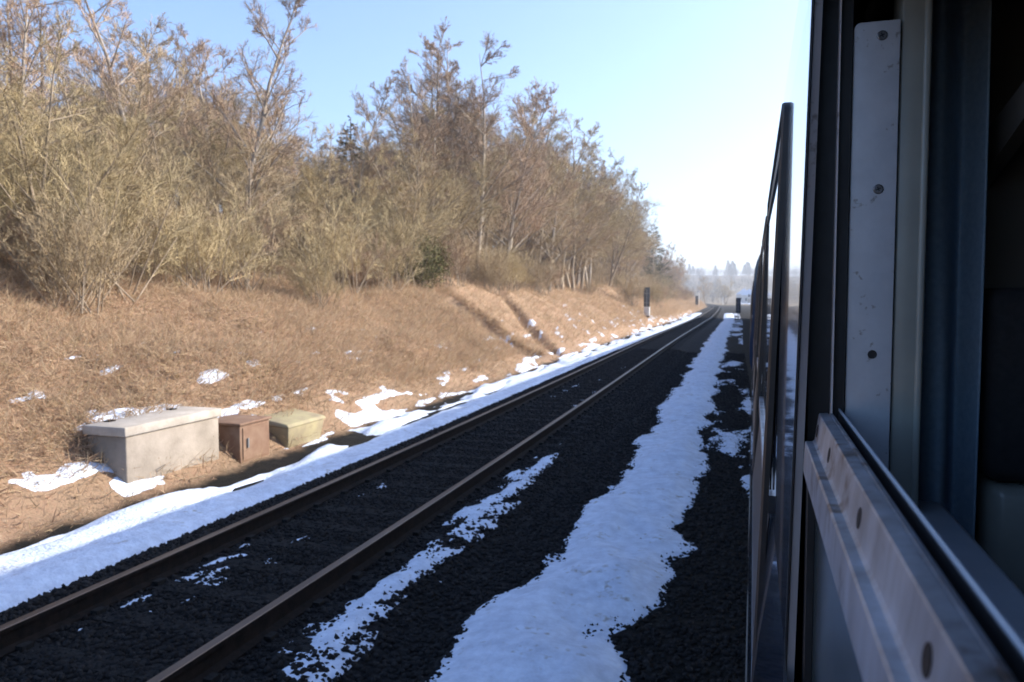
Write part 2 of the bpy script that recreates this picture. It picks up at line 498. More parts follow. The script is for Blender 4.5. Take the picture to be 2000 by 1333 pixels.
# concrete cable chamber at the foot of the bank
M_conc = mat('pale_concrete', (.33, .29, .245), 0.9, var=(.22, .19, .155), scale=2.2, bump=.25, bscale=30)
M_conc2 = mat('pale_concrete_lid', (.45, .41, .36), 0.9, var=(.32, .285, .24), scale=3, bump=.2, bscale=30)
r = empty('cable_chamber', (-7.62, 8.35, -0.3)); tag(r, 'long pale concrete cable box with a lighter lid set into the foot of the bank', 'cable box')
m = MB(); m.box(-.30, .30, -.86, .86, -.2, .80); m.build('chamber', M_conc, r, bevel=.02)
m = MB(); m.box(-.34, .33, -.90, .90, .802, .92)
m.build('lid', M_conc2, r, bevel=.015)
m = MB(); m.box(-.30, -.20, -.6, -.5, .922, .935); m.box(-.30, -.20, .5, .6, .922, .935); m.build('lifting_bracket', M_rail, r)
M_brown = mat('rusty_brown_steel', (.17, .095, .06), 0.75, 0.1, var=(.23, .15, .10), scale=5)
r = empty('steel_locker', (-7.5, 9.85, -0.3)); tag(r, 'rusty brown low locker between the concrete box and the yellowish bin', 'locker')
m = MB(); m.box(-.32, .32, -.36, .36, .05, .62); m.build('body', M_brown, r, bevel=.012)
m = MB(); m.box(-.35, .35, -.39, .39, .622, .66); m.build('lid', M_brown, r, bevel=.008)
m = MB(); m.box(.322, .335, -.30, .30, .10, .58); m.build('door', M_brown, r)
m = MB(); m.box(.336, .36, -.22, -.19, .28, .42); m.build('handle', M_post, r)
M_yel = mat('faded_yellow_plastic', (.34, .30, .17), 0.8, var=(.24, .20, .13), scale=3)
r = empty('grit_bin', (-7.45, 11.2, -0.3)); tag(r, 'faded yellowish grit bin with a sloping lid at the foot of the bank', 'grit bin')
m = MB(); m.prism([(-.26, -.48, 0), (.26, -.48, 0), (.26, .48, 0), (-.26, .48, 0)], [(-.32, -.55, .46), (.32, -.55, .40), (.32, .55, .40), (-.32, .55, .46)]); m.build('bin', M_yel, r, bevel=.02)
m = MB(); m.prism([(-.35, -.58, .466), (.35, -.58, .406), (.35, .58, .406), (-.35, .58, .466)], [(-.32, -.55, .56), (.30, -.55, .46), (.30, .55, .46), (-.32, .55, .56)]); m.build('lid', M_yel, r, bevel=.015)

# ------------------------------------------------------------------ train
M_paint = mat('blue_coach_paint', (.018, .038, .092), 0.13, 0.0, var=(.022, .044, .10), scale=2, coat=1.0, spec=0.6, bump=.01, bscale=3)
M_band = mat('pale_blue_coach_paint', (.30, .43, .55), 0.2, coat=1.0, var=(.26, .38, .50), scale=2)
M_roof = mat('grey_roof_paint', (.28, .32, .38), 0.30, coat=.6, var=(.22, .25, .30), scale=2)
M_under = mat('sooty_underframe', (.012, .012, .013), 0.9, var=(.025, .022, .02), scale=6)
M_rubber = mat('dark_window_rubber', (.016, .015, .016), 0.45, var=(.030, .026, .025), scale=15)
M_glassd = mat('tinted_window_glass', (.020, .030, .035), 0.03, 0.0, coat=1.0, spec=0.8)
M_alu = mat('worn_aluminium', (.40, .42, .48), 0.38, 0.5, var=(.22, .21, .225), scale=22, bump=.06, bscale=60, stretch=(1, 1, .22))
M_aluv = mat('weathered_window_strip', (.80, .73, .73), 0.5, 0.0, var=(.64, .55, .53), scale=14, stretch=(1, 1, .2))
M_plate = mat('painted_guide_plate', (.56, .58, .62), 0.40, 0.0, var=(.50, .52, .56), scale=30, bump=.03, bscale=300)
M_black = mat('black_seal', (.010, .010, .012), 0.5, var=(.02, .02, .022), scale=20)
def specks(m, scale, lo, hi, col):
    t = m.node_tree; b = t.nodes['Principled BSDF']
    src = b.inputs['Base Color'].links[0].from_socket
    tcn = t.nodes.new('ShaderNodeTexCoord')
    n = t.nodes.new('ShaderNodeTexNoise'); n.inputs['Scale'].default_value = scale; n.inputs['Detail'].default_value = 3
    n2 = t.nodes.new('ShaderNodeTexNoise'); n2.inputs['Scale'].default_value = scale * .17
    mu = t.nodes.new('ShaderNodeMath'); mu.operation = 'MULTIPLY'
    r = t.nodes.new('ShaderNodeMapRange'); r.inputs['From Min'].default_value = lo; r.inputs['From Max'].default_value = hi
    mx = t.nodes.new('ShaderNodeMix'); mx.data_type = 'RGBA'; mx.inputs['B'].default_value = (*col, 1)
    for k in (n, n2): t.links.new(tcn.outputs['Object'], k.inputs['Vector'])
    t.links.new(n.outputs['Fac'], mu.inputs[0]); t.links.new(n2.outputs['Fac'], mu.inputs[1]); t.links.new(mu.outputs[0], r.inputs['Value'])
    t.links.new(r.outputs[0], mx.inputs['Factor']); t.links.new(src, mx.inputs['A']); t.links.new(mx.outputs['Result'], b.inputs['Base Color'])
specks(M_plate, 150, .385, .45, (.30, .29, .29))
specks(M_alu, 55, .29, .40, (.12, .09, .08))
specks(M_snow, 16, .35, .47, (.34, .34, .34))
specks(M_aluv, 70, .33, .44, (.30, .22, .18))
M_beige = mat('greenish_window_lining', (.30, .31, .28), 0.32, var=(.26, .27, .245), scale=10)
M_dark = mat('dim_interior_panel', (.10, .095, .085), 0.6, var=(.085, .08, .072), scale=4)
M_curt = mat('blue_grey_curtain', (.26, .36, .46), 0.9, var=(.22, .31, .40), scale=120, spec=.15)
M_seat = mat('black_seat_cover', (.012, .012, .014), 0.85, var=(.02, .02, .023), scale=90)
M_sill = mat('pale_sill_panel', (.55, .60, .68), 0.35, var=(.48, .53, .61), scale=9)
M_dusty = mat('dusty_window_glass', (.020, .032, .038), 0.22, var=(.035, .048, .055), scale=5, spec=.35)
LOW = [(.06, -1.78), (.012, -1.6), (.0, -1.35), (.0, -1.1), (.022, -.80), (.048, -.60)]
UPP = [(.0686, .43), (.078, .60), (.095, .74), (.13, .90), (.19, 1.06), (.30, 1.25), (.48, 1.43), (.75, 1.60), (1.05, 1.73), (1.46, 1.78)]
MID = 1.46
def ew(z): return .06 + .02 * z
def full_profile():
    L = LOW + [(ew(-.5), -.5), (ew(.43), .43)] + UPP[1:]
    return L + [(2 * MID - x, z) for x, z in reversed(L[:-1])]
PITCH = 2.62

def coach(name, label, y0, y1, dx, rz, near, cab=False):
    """coach from y0 to y1 (world), side plane near x = 0 + dx. near: the coach we look out of"""
    r = empty(name, (dx, y0, 0), rz)
    tag(r, label, 'train coach', None if near else None)
    ox, oy = 0, y0
    P = lambda x, y, z: (x, y - oy, z + CAMZ)
    low_paint = [p for p in LOW]
    def ext(pts, ya, yb, mb, mi=0): mb.strip([P(x, ya, z) for x, z in pts], [P(x, yb, z) for x, z in pts], mi)
    b = MB()
    mir = lambda pts: [(2 * MID - x, z) for x, z in pts]
    # left side
    ext(LOW[:4] + [(.0145, -.90)], y0, y1, b, 0)
    ext([(.0145, -.90), LOW[4], (ew(-.5), -.5)], y0, y1, b, 0)
    if near:
        ext([(ew(-.5), -.5), (ew(.43), .43)], y0, -.76, b)
        ext([(ew(-.5), -.5), (ew(.43), .43)], 1.078, y1, b)
    else:
        ext([(ew(-.5), -.5), (ew(.43), .43)], y0, y1, b)
    ext(UPP[:4], y0, y1, b, 0)
    ext(UPP[3:], y0, y1, b, 2)
    # right side and ends
    ext(mir(LOW + [(ew(-.5), -.5)] + UPP[:4]), y0, y1, b, 0)
    ext(mir(UPP[3:]), y0, y1, b, 2)
    fp = full_profile()
    for ye in (y0, y1):
        b.add([P(x, ye, z) for x, z in fp], [tuple(range(len(fp)))], 0)
    b.build('body', [M_paint, M_band, M_roof], r)
    # floor pan and bogies
    m = MB(); m.box(.12, 2.8, .2, y1 - y0 - .2, .42, .95); m.build('underframe', M_under, r)
    for yc in (3.2, y1 - y0 - 3.2):
        m = MB()
        for wy in (-1.25, 1.25):
            for wx in (.71, 2.21):
                m.tube((wx - .06, yc + wy, .46), (wx + .06, yc + wy, .46), .46, n=24)
            m.tube((.45, yc + wy, .46), (2.47, yc + wy, .46), .08)
        m.box(.42, .60, yc - 1.9, yc + 1.9, .42, .62); m.box(2.32, 2.50, yc - 1.9, yc + 1.9, .42, .62)
        m.build('bogie', M_under, r)
    # windows
    def wx(z): return ew(z) if z > -.55 else float(np.interp(z, [p[1] for p in LOW[1:]], [p[0] for p in LOW[1:]]))
    def Wp(y, z, out): return P(wx(z) - out, y, z)
    if near: first = 1.92; starts = [first + PITCH * i for i in range(int((y1 - 2.2 - first) / PITCH) + 1)] + [-1.3 - 2.1 - PITCH * i for i in range(int((-3.4 - y0) / PITCH))]
    else: starts = [y0 + 1.4 + PITCH * i for i in range(int((y1 - y0 - 3.4) / PITCH) + 1)]
    for ys in starts:
        ye = ys + 2.1
        m = MB()
        Ao = rrect(ys, ye, -1.50, .462, .035); Ai = rrect(ys + .05, ye - .05, -1.46, .452, .02)
        Am = rrect(ys + .008, ye - .008, -1.49, .460, .03)
        o0 = [Wp(y, z, -.004) for y, z in Ao]; o1 = [Wp(y, z, .008) for y, z in Ao]; om = [Wp(y, z, .013) for y, z in Am]
        i1 = [Wp(y, z, .012) for y, z in Ai]; i0 = [Wp(y, z, -.004) for y, z in Ai]
        m.ring(o0, o1); m.ring(o1, om); m.ring(om, i1); m.ring(i1, i0)
        fr = m.build('window_frame', M_rubber, r)
        m = MB()
        m.prism([Wp(y, z, .002) for y, z in ((ys + .05, -.47), (ye - .05, -.47), (ye - .05, .45), (ys + .05, .45))],
                [Wp(y, z, .006) for y, z in ((ys + .05, -.47), (ye - .05, -.47), (ye - .05, .45), (ys + .05, .45))])
        m.build('pane', M_glassd, fr)
        m = MB()
        q = ((ys + .051, .355), (ye - .051, .355), (ye - .051, .40), (ys + .051, .40))
        m.prism([Wp(y, z, .002) for y, z in q], [Wp(y, z, .011) for y, z in q])
        m.build('transom', M_rubber, fr)
        m = MB()
        q = ((ys + .05, -.53), (ye - .05, -.53), (ye - .05, -.485), (ys + .05, -.485))
        m.prism([Wp(y, z, -.002) for y, z in q], [Wp(y, z, .016) for y, z in q])
        m.build('sill_strip', M_alu, fr)
        m = MB()
        q = ((ys + .05, -.895), (ye - .05, -.895), (ye - .05, -.54), (ys + .05, -.54))
        m.prism([Wp(y, z, .001) for y, z in q], [Wp(y, z, .005) for y, z in q])
        m.build('lower_panel', M_rubber, fr)
        m = MB()
        q = ((ys + .052, -1.44), (ye - .052, -1.44), (ye - .052, -.905), (ys + .052, -.905))
        m.prism([Wp(y, z, .000) for y, z in q], [Wp(y, z, .0045) for y, z in q])
        m.build('kick_panel', M_band, fr)
    if cab:
        m = MB(); yk = y1 - .6
        m.tube(P(.07, yk, .33), P(-.16, yk, .33), .02); m.box(-.26, -.12, yk - y0 - .05, yk - y0 + .05, CAMZ + .18, CAMZ + .50)
        m.build('rear_view_mirror', M_rubber, r, bevel=.01)
    return r

ca = coach('train_coach', 'nearest blue coach, with the open window the view is taken from', -7.0, 19.4, 0, 0, True)
coach('train_coach', 'second blue coach ahead of the open window, just beyond the nearest', 20.0, 46.4, -.075, .0035, False)
coach('train_coach', 'third blue coach ahead, seen edge on beyond the second', 47.0, 73.4, -.17, .0035, False)
coach('train_coach', 'farthest leading coach with a small mirror sticking out at its front', 74.0, 100.4, -.27, .004, False, cab=True)

# ---- our window: frame, guides, lowered sash, lining (all parts of the nearest coach)
OY = -7.0
def Pc(x, y, z): return (x, y - OY, z + CAMZ)
YJ = 1.08
# outer weather strip round the opening (rounded rubber/aluminium)
m = MB()
def Wc(y, z, out): return Pc(ew(z) - out, y, z)
def oring(mb, ya, yb, za, zb, rad, w, out0, out1):
    Ao = rrect(ya, yb, za, zb, rad); Ai = rrect(ya + w, yb - w, za + w, zb - w, max(rad - w, .004))
    o0 = [Wc(y, z, out0) for y, z in Ao]; o1 = [Wc(y, z, out1) for y, z in Ao]
    i0 = [Wc(y, z, out0) for y, z in Ai]; i1 = [Wc(y, z, out1) for y, z in Ai]
    mb.ring(o0, o1); mb.ring(o1, i1); mb.ring(i1, i0)
m2 = MB(); oring(m2, -.775, YJ + .008, -.535, .455, .06, .0065, 0.0, .0025)
nf = m2.build('window_frame', M_black, ca)
# the reveal: weathered strip turning inwards at the outer edge
def jamb(mb, x0, x1, y, y2, z0, z1):
    mb.box(x0, x1, y - OY, y2 - OY, CAMZ + z0, CAMZ + z1)
m = MB()
for za, zb in ((-.55, .45),):
    A = [Pc(ew(za) + .0015, YJ + .004, za), Pc(ew(za) + .0115, YJ + .010, za), Pc(ew(za) + .0115, YJ + .03, za), Pc(ew(za) + .0015, YJ + .03, za)]
    B = [Pc(ew(zb) + .0015, YJ + .004, zb), Pc(ew(zb) + .0115, YJ + .010, zb), Pc(ew(zb) + .0115, YJ + .03, zb), Pc(ew(zb) + .0015, YJ + .03, zb)]
    m.prism(A, B)
m.build('weather_strip', M_aluv, nf)
m = MB(); jamb(m, .0735, .105, 1.125, 1.14, -.6, .46); jamb(m, .105, .119, 1.118, 1.14, -.6, .46); m.build('guide_channel', M_black, nf)
m = MB(); jamb(m, .1015, .1035, 1.108, 1.1245, -.55, .46); m.build('seal_lip', M_aluv, nf)
# guide plate with rounded outer corner and three fixings
pl = [(.1205, -.60), (.1765, -.60), (.1765, .362)]
for i in range(7):
    a = R(90 + 90 * i / 6); pl.append((.1205 + .009 + .009 * math.cos(a), .362 - .009 + .009 * math.sin(a)))
m = MB(); m.prism([Pc(x, 1.122, z) for x, z in pl], [Pc(x, 1.1275, z) for x, z in pl])
gp = m.build('guide_plate', M_plate, ca, bevel=.0012)
M_screw = mat('screw_steel', (.24, .25, .27), 0.4, 0.7, var=(.15, .14, .14), scale=200)
for zc in (.343, .144):
    m = MB(); n = 20; c = (.1545, zc)
    rr = lambda rad, y: [Pc(c[0] + rad * math.cos(2 * math.pi * i / n), y, c[1] + rad * math.sin(2 * math.pi * i / n)) for i in range(n)]
    m.ring(rr(.0066, 1.1220), rr(.0062, 1.1208)); m.ring(rr(.0062, 1.1208), rr(.005, 1.1203)); m.ring(rr(.005, 1.1203), rr(.0046, 1.1208)); m.add(rr(.0046, 1.1208), [tuple(range(n))])
    sc = m.build('screw', M_screw, gp)
    m = MB()
    for ang in (.4, .4 + math.pi / 2):
        dx, dz = math.cos(ang) * .0030, math.sin(ang) * .0030; ex, ez = -math.sin(ang) * .0007, math.cos(ang) * .0007
        m.prism([Pc(c[0] + s * dx + t * ex, 1.1207, c[1] + s * dz + t * ez) for s, t in ((-1, -1), (1, -1), (1, 1), (-1, 1))], [Pc(c[0] + s * dx + t * ex, 1.1203 - .0002 * (ang > 1), c[1] + s * dz + t * ez) for s, t in ((-1, -1), (1, -1), (1, 1), (-1, 1))])
    m.build('cross_recess', M_black, sc)
m = MB(); n = 16
c = (.1525, -.075)
m.ring([Pc(c[0] + .0058 * math.cos(2 * math.pi * i / n), 1.1213, c[1] + .0058 * math.sin(2 * math.pi * i / n)) for i in range(n)], [Pc(c[0] + .0042 * math.cos(2 * math.pi * i / n), 1.1219, c[1] + .0042 * math.sin(2 * math.pi * i / n)) for i in range(n)])
m.add([Pc(c[0] + .0042 * math.cos(2 * math.pi * i / n), 1.1218, c[1] + .0042 * math.sin(2 * math.pi * i / n)) for i in range(n)], [tuple(range(n))])
m.build('screw_hole', M_black, gp)
# inner lining post, head, wall inside
m = MB(); jamb(m, .1785, .2135, 1.127, 1.20, -1.1, .9); jamb(m, .2045, .2135, 1.121, 1.1268, -1.1, .9)
m.build('window_lining', M_beige, ca, bevel=.004)
m = MB(); jamb(m, .10, .21, -.8, 1.1205, .425, .47); m.build('window_head', M_black, ca)
# lowered sash
sp = [(.0840, -.1496), (.0765, -.1500), (.0838, -.1496)]
prof = [(.0835, -.1510), (.0845, -.1496), (.0945, -.1488), (.0952, -.1502), (.0962, -.1502), (.0970, -.1488), (.1000, -.1492), (.1018, -.1510), (.1024, -.155), (.1024, -.230), (.0840, -.230), (.0665, -.2300), (.0655, -.2260), (.0672, -.1885), (.0686, -.1868), (.0765, -.1866), (.0790, -.1840)]
m = MB(); m.prism([Pc(x, -.74, z) for x, z in prof], [Pc(x, 1.068, z) for x, z in prof])
sash = m.build('sliding_sash', M_alu, ca)
sash.data.set_sharp_from_angle(angle=R(20))
M_hole = mat('dark_screw_hole', (.010, .006, .005), 0.9, var=(.03, .016, .011), scale=200)  # flat dark discs: the shade inside the holes is put into the colour
for yc in (1.050, .89, .64, .395, .15):
    n = 14
    pt = lambda rad, out: [Pc(.0808 - out + (.0835 - .0790) / .033 * (zz), yc + rad * math.cos(2 * math.pi * i / n), -.1700 + zz) for i in range(n) for zz in [rad * math.sin(2 * math.pi * i / n)]]
    m = MB(); m.ring(pt(.0086, -.0004), pt(.0081, .0006)); m.ring(pt(.0081, .0006), pt(.0066, .0003)); m.add(pt(.0066, .0003), [tuple(range(n))])
    m.build('fixing_hole', M_hole, sash)
m = MB()
m.box(.080, .085, -.74 - OY, 1.07 - OY, CAMZ - .60, CAMZ - .2305); m.build('pane', M_dusty, sash)
m = MB(); m.box(.071, .0795, 1.045 - OY, 1.08 - OY, CAMZ - .60, CAMZ - .231); m.build('side_stile', M_black, sash)
# inside edge of the slot and the sill behind it
m = MB(); m.box(.1118, .1142, -.76 - OY, 1.1175 - OY, CAMZ - .42, CAMZ - .1485); m.build('inner_lip', M_sill, ca, bevel=.0008)
m = MB(); m.box(.1106, .1116, -.76 - OY, 1.1170 - OY, CAMZ - .42, CAMZ - .1515); m.build('slot_dark_face', M_black, ca)  # black face added on the lip so the slot reads as dark
m = MB(); m.box(.086, .1104, -.76 - OY, 1.117 - OY, CAMZ - .245, CAMZ - .231); m.build('slot_seal', M_black, ca)
m = MB(); m.prism([Pc(x, -.95, z) for x, z in ((.119, -.28), (.255, -.288), (.268, -.300), (.285, -.40), (.119, -.40))], [Pc(x, 1.205, z) for x, z in ((.119, -.28), (.255, -.288), (.268, -.300), (.285, -.40), (.119, -.40))])
m.build('window_sill', M_sill, ca, bevel=.004)
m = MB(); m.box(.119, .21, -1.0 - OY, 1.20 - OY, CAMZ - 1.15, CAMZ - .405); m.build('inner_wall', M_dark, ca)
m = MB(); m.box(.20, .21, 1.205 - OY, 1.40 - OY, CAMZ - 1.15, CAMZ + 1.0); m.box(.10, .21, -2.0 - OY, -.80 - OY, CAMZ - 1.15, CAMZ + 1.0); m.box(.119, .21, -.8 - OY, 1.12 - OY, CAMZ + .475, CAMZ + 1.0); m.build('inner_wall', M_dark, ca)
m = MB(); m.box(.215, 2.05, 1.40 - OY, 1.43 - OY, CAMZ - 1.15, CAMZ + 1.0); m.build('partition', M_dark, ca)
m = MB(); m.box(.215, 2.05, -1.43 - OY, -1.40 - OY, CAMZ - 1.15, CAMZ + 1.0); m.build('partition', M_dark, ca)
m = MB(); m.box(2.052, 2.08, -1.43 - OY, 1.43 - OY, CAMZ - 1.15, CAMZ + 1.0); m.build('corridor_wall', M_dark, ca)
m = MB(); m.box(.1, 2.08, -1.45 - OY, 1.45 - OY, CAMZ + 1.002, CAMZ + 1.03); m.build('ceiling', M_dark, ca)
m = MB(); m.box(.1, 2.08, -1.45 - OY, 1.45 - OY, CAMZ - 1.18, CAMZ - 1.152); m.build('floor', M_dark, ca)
# luggage rack above the seat
m = MB()
m.tube(Pc(.24, .80, .36), Pc(2.0, .80, .36), .012, n=10); m.tube(Pc(.24, .95, .33), Pc(2.0, .95, .33), .010, n=10)
for xk in (.33, 1.1, 1.95):
    m.prism([Pc(xk, .78, .335), Pc(xk + .02, .78, .335), Pc(xk + .02, 1.398, .17), Pc(xk, 1.398, .17)], [Pc(xk, .78, .352), Pc(xk + .02, .78, .352), Pc(xk + .02, 1.398, .24), Pc(xk, 1.398, .24)])
m.build('luggage_rack', M_dark, ca)

# ---- the curtain (hangs in the compartment)
def curtain():
    nx, nz = 60, 40
    V = []; F = []
    for j in range(nz + 1):
        z = .95 - 1.95 * j / nz
        for i in range(nx + 1):
            t = i / nx
            x = .222 + .082 * t + .012 * (j / nz) * t
            y = 1.25 + .034 * math.cos(t * 2 * math.pi * 1.15 + .9 + .3 * math.sin(j * .16)) + .005 * math.sin(t * 13 + j * .2)
            V.append(Pc(x, y, z))
    for j in range(nz):
        for i in range(nx):
            a = j * (nx + 1) + i; F.append((a, a + 1, a + nx + 2, a + nx + 1))
    me = mesh('curtain', [(v[0], v[1] + OY, v[2]) for v in V], F)
    o = link('curtain', me, M_curt, smooth=True)
    so = o.modifiers.new('thickness', 'SOLIDIFY'); so.thickness = .002
    tag(o, 'gathered blue grey curtain hanging inside the coach beside the open window', 'curtain')
curtain()
st = empty('armchair', (.32, 1.20, CAMZ - 1.15)); tag(st, 'black covered compartment armchair in the dark behind the curtain', 'armchair')
m = MB(); m.box(.002, .60, .04, .17, .885, 1.165); m.build('headrest', M_seat, st, bevel=.02)
m = MB(); m.box(.01, .60, .05, .17, .34, .882); m.build('backrest', M_beige, st, bevel=.02)
m = MB(); m.box(.01, .60, -.42, .045, .34, .47); m.build('seat_cushion', M_seat, st, bevel=.03)
m = MB(); m.box(.03, .58, -.35, .15, .002, .338); m.build('base', M_dark, st)

# ------------------------------------------------------------------ vegetation
rng = np.random.RandomState(11)
def ribbons(P, Q, w0, w1, rng, bend=0.0):
    """flat two-segment blades from P to Q with widths w0 -> w1; returns V, Quads"""
    n = len(P)
    d = Q - P
    L = np.linalg.norm(d, axis=1, keepdims=True) + 1e-9
    rnd = rng.normal(size=(n, 3))
    s = np.cross(d, rnd); s /= (np.linalg.norm(s, axis=1, keepdims=True) + 1e-9)
    mid = P + d * .5 + (rng.normal(size=(n, 3)) * L * bend)
    w0 = np.broadcast_to(np.asarray(w0, float).reshape(-1, 1), (n, 1)); w1 = np.broadcast_to(np.asarray(w1, float).reshape(-1, 1), (n, 1)); wm = (w0 + w1) / 2
    V = np.stack([P - s * w0, P + s * w0, mid + s * wm, mid - s * wm, Q + s * w1, Q - s * w1], 1).reshape(-1, 3)
    b = (np.arange(n) * 6)[:, None]
    F = np.concatenate([b + np.array([0, 1, 2, 3]), b + np.array([3, 2, 4, 5])], 0)
    return V, F
def prisms(P, Q, r0, r1):
    n = len(P); d = Q - P; d = d / (np.linalg.norm(d, axis=1, keepdims=True) + 1e-9)
    a = np.cross(d, np.where(np.abs(d[:, 2:3]) > .9, np.array([[1., 0, 0]]), np.array([[0, 0, 1.]]))); a /= np.linalg.norm(a, axis=1, keepdims=True)
    c = np.cross(d, a); k = 5
    V = []
    for e, r in ((P, r0), (Q, r1)):
        for i in range(k):
            t = 2 * math.pi * i / k
            V.append(e + (a * math.cos(t) + c * math.sin(t)) * np.asarray(r).reshape(-1, 1))
    V = np.stack(V, 1).reshape(-1, 3); b = (np.arange(n) * 2 * k)[:, None]
    F = np.concatenate([b + np.array([i, (i + 1) % k, k + (i + 1) % k, k + i]) for i in range(k)], 0)
    return V, F
def grow(P, D, L, nper, spread, lo, hi, lscale, rng, up=0.0):
    """children branching off parents (P start, D unit dir, L length)"""
    n = len(P)
    i = np.repeat(np.arange(n), nper)
    t = rng.uniform(lo, hi, len(i))[:, None]
    p = P[i] + D[i] * L[i] * t
    r = rng.normal(size=(len(i), 3)); r -= (r * D[i]).sum(1, keepdims=True) * D[i]; r /= np.linalg.norm(r, axis=1, keepdims=True)
    d = D[i] + r * rng.uniform(spread * .6, spread * 1.3, (len(i), 1)); d[:, 2] += up; d /= np.linalg.norm(d, axis=1, keepdims=True)
    l = L[i] * lscale * rng.uniform(.6, 1.25, (len(i), 1)) * (1.15 - .5 * t)
    return p, d, l
def cat(parts):
    V = []; F = []; b = 0
    for v, f in parts:
        V.append(v); F.append(f + b); b += len(v)
    return np.concatenate(V), np.concatenate(F)

M_bark = mat('grey_brown_bark', (.20, .16, .115), 0.9, var=(.30, .24, .175), scale=4, bump=.3, bscale=12, stretch=(1, 1, .3))
M_birch = mat('pale_bark', (.34, .30, .25), 0.85, var=(.20, .165, .13), scale=5, stretch=(1, 1, .4))
M_twig = [island_mat('twigs_tan', [(.30, .235, .14), (.43, .34, .21), (.36, .27, .165), (.50, .40, .26)]),
          island_mat('twigs_reddish', [(.27, .19, .125), (.37, .265, .18), (.32, .22, .145), (.42, .32, .22)]),
          island_mat('twigs_olive', [(.28, .225, .12), (.41, .33, .185), (.34, .265, .15), (.47, .38, .23)])]

def bare_tree(seed, H, stems, dens=1.0, wide=1.0):
    """returns (trunk mesh, crown mesh) of a leafless tree"""
    rg = np.random.RandomState(seed)
    P = np.zeros((stems, 3)); P[:, :2] = rg.normal(size=(stems, 2)) * .12 * (stems > 1)
    D = np.stack([rg.normal(size=stems) * .10 * stems ** .5, rg.normal(size=stems) * .10 * stems ** .5, np.ones(stems)], 1); D /= np.linalg.norm(D, axis=1, keepdims=True)
    L = H * rg.uniform(.75, 1.0, (stems, 1))
    parts = []
    r0 = H * .0125
    # trunk in 5 slightly wandering pieces
    cur = P.copy(); cur[:, 2] -= .4; dirs = D.copy(); axis = []
    for k in range(6):
        nx = cur + dirs * (L + .4) / 6
        parts.append(prisms(cur, nx, np.full(stems, r0 * (1 - k / 6.6)), np.full(stems, r0 * (1 - (k + 1) / 6.6))))
        axis.append((cur.copy(), dirs.copy(), np.repeat(np.atleast_2d((L + .4) / 6), 1, 0)))
        dirs = dirs + rg.normal(size=dirs.shape) * .07; dirs /= np.linalg.norm(dirs, axis=1, keepdims=True); cur = nx
    # limbs from the upper pieces
    aP = np.concatenate([a[0] for a in axis[1:]]); aD = np.concatenate([a[1] for a in axis[1:]])
    frac = np.repeat(np.arange(1, 6), stems) / 6
    nl = max(3, int(round(5 * dens / stems ** .5)))
    i = np.repeat(np.arange(len(aP)), nl)
    t = rg.rand(len(i), 1)
    seg = np.tile((L + .4) / 6, (5, 1))[i]
    p = aP[i] + aD[i] * seg * t
    r = rg.normal(size=(len(i), 3)); r[:, 2] *= .25; r /= np.linalg.norm(r, axis=1, keepdims=True)
    d = r * .85 * wide + np.array([0, 0, .75]) ; d /= np.linalg.norm(d, axis=1, keepdims=True)
    l = H * .36 * (1.12 - frac[i][:, None]) * rg.uniform(.7, 1.25, (len(i), 1)) * wide ** .5
    parts.append(prisms(p, p + d * l, H * .0042 * (1.2 - frac[i]), np.full(len(i), H * .0012)))
    trunk = cat(parts)
    p2, d2, l2 = grow(p, d, l, 8, .75, .15, 1.0, .46, rg, .12)
    p3, d3, l3 = grow(p2, d2, l2, 7, .8, .15, 1.0, .52, rg, .10)
    p4, d4, l4 = grow(p3, d3, l3, 5, .8, .2, 1.0, .66, rg, .05)
    c = [ribbons(p2, p2 + d2 * l2, np.full(len(p2), H * .0011), np.full(len(p2), H * .0006), rg, .04),
         ribbons(p3, p3 + d3 * l3, np.full(len(p3), H * .0008), np.full(len(p3), H * .0004), rg, .05),
         ribbons(p4, p4 + d4 * l4, np.full(len(p4), H * .00055), np.full(len(p4), H * .0003), rg, .06)]
    return trunk, cat(c)

def shrub(seed, H, n=22):
    rg = np.random.RandomState(seed)
    P = rg.normal(size=(n, 3)) * np.array([.28, .28, 0]) * H * .5; P[:, 2] = -.1
    D = rg.normal(size=(n, 3)) * .45; D[:, 2] = 1; D /= np.linalg.norm(D, axis=1, keepdims=True)
    L = H * rg.uniform(.55, 1.05, (n, 1))
    st = prisms(P, P + D * L, np.full(n, H * .007), np.full(n, H * .002))
    p2, d2, l2 = grow(P, D, L, 9, .6, .2, 1.0, .42, rg, .1)
    p3, d3, l3 = grow(p2, d2, l2, 8, .7, .15, 1.0, .5, rg, .06)
    p4, d4, l4 = grow(p3, d3, l3, 3, .8, .2, 1.0, .6, rg, .0)
    c = cat([ribbons(p2, p2 + d2 * l2, np.full(len(p2), H * .0022), np.full(len(p2), H * .0012), rg, .05),
             ribbons(p3, p3 + d3 * l3, np.full(len(p3), H * .0018), np.full(len(p3), H * .0009), rg, .06),
             ribbons(p4, p4 + d4 * l4, np.full(len(p4), H * .0016), np.full(len(p4), H * .0007), rg, .06)])
    return st, c

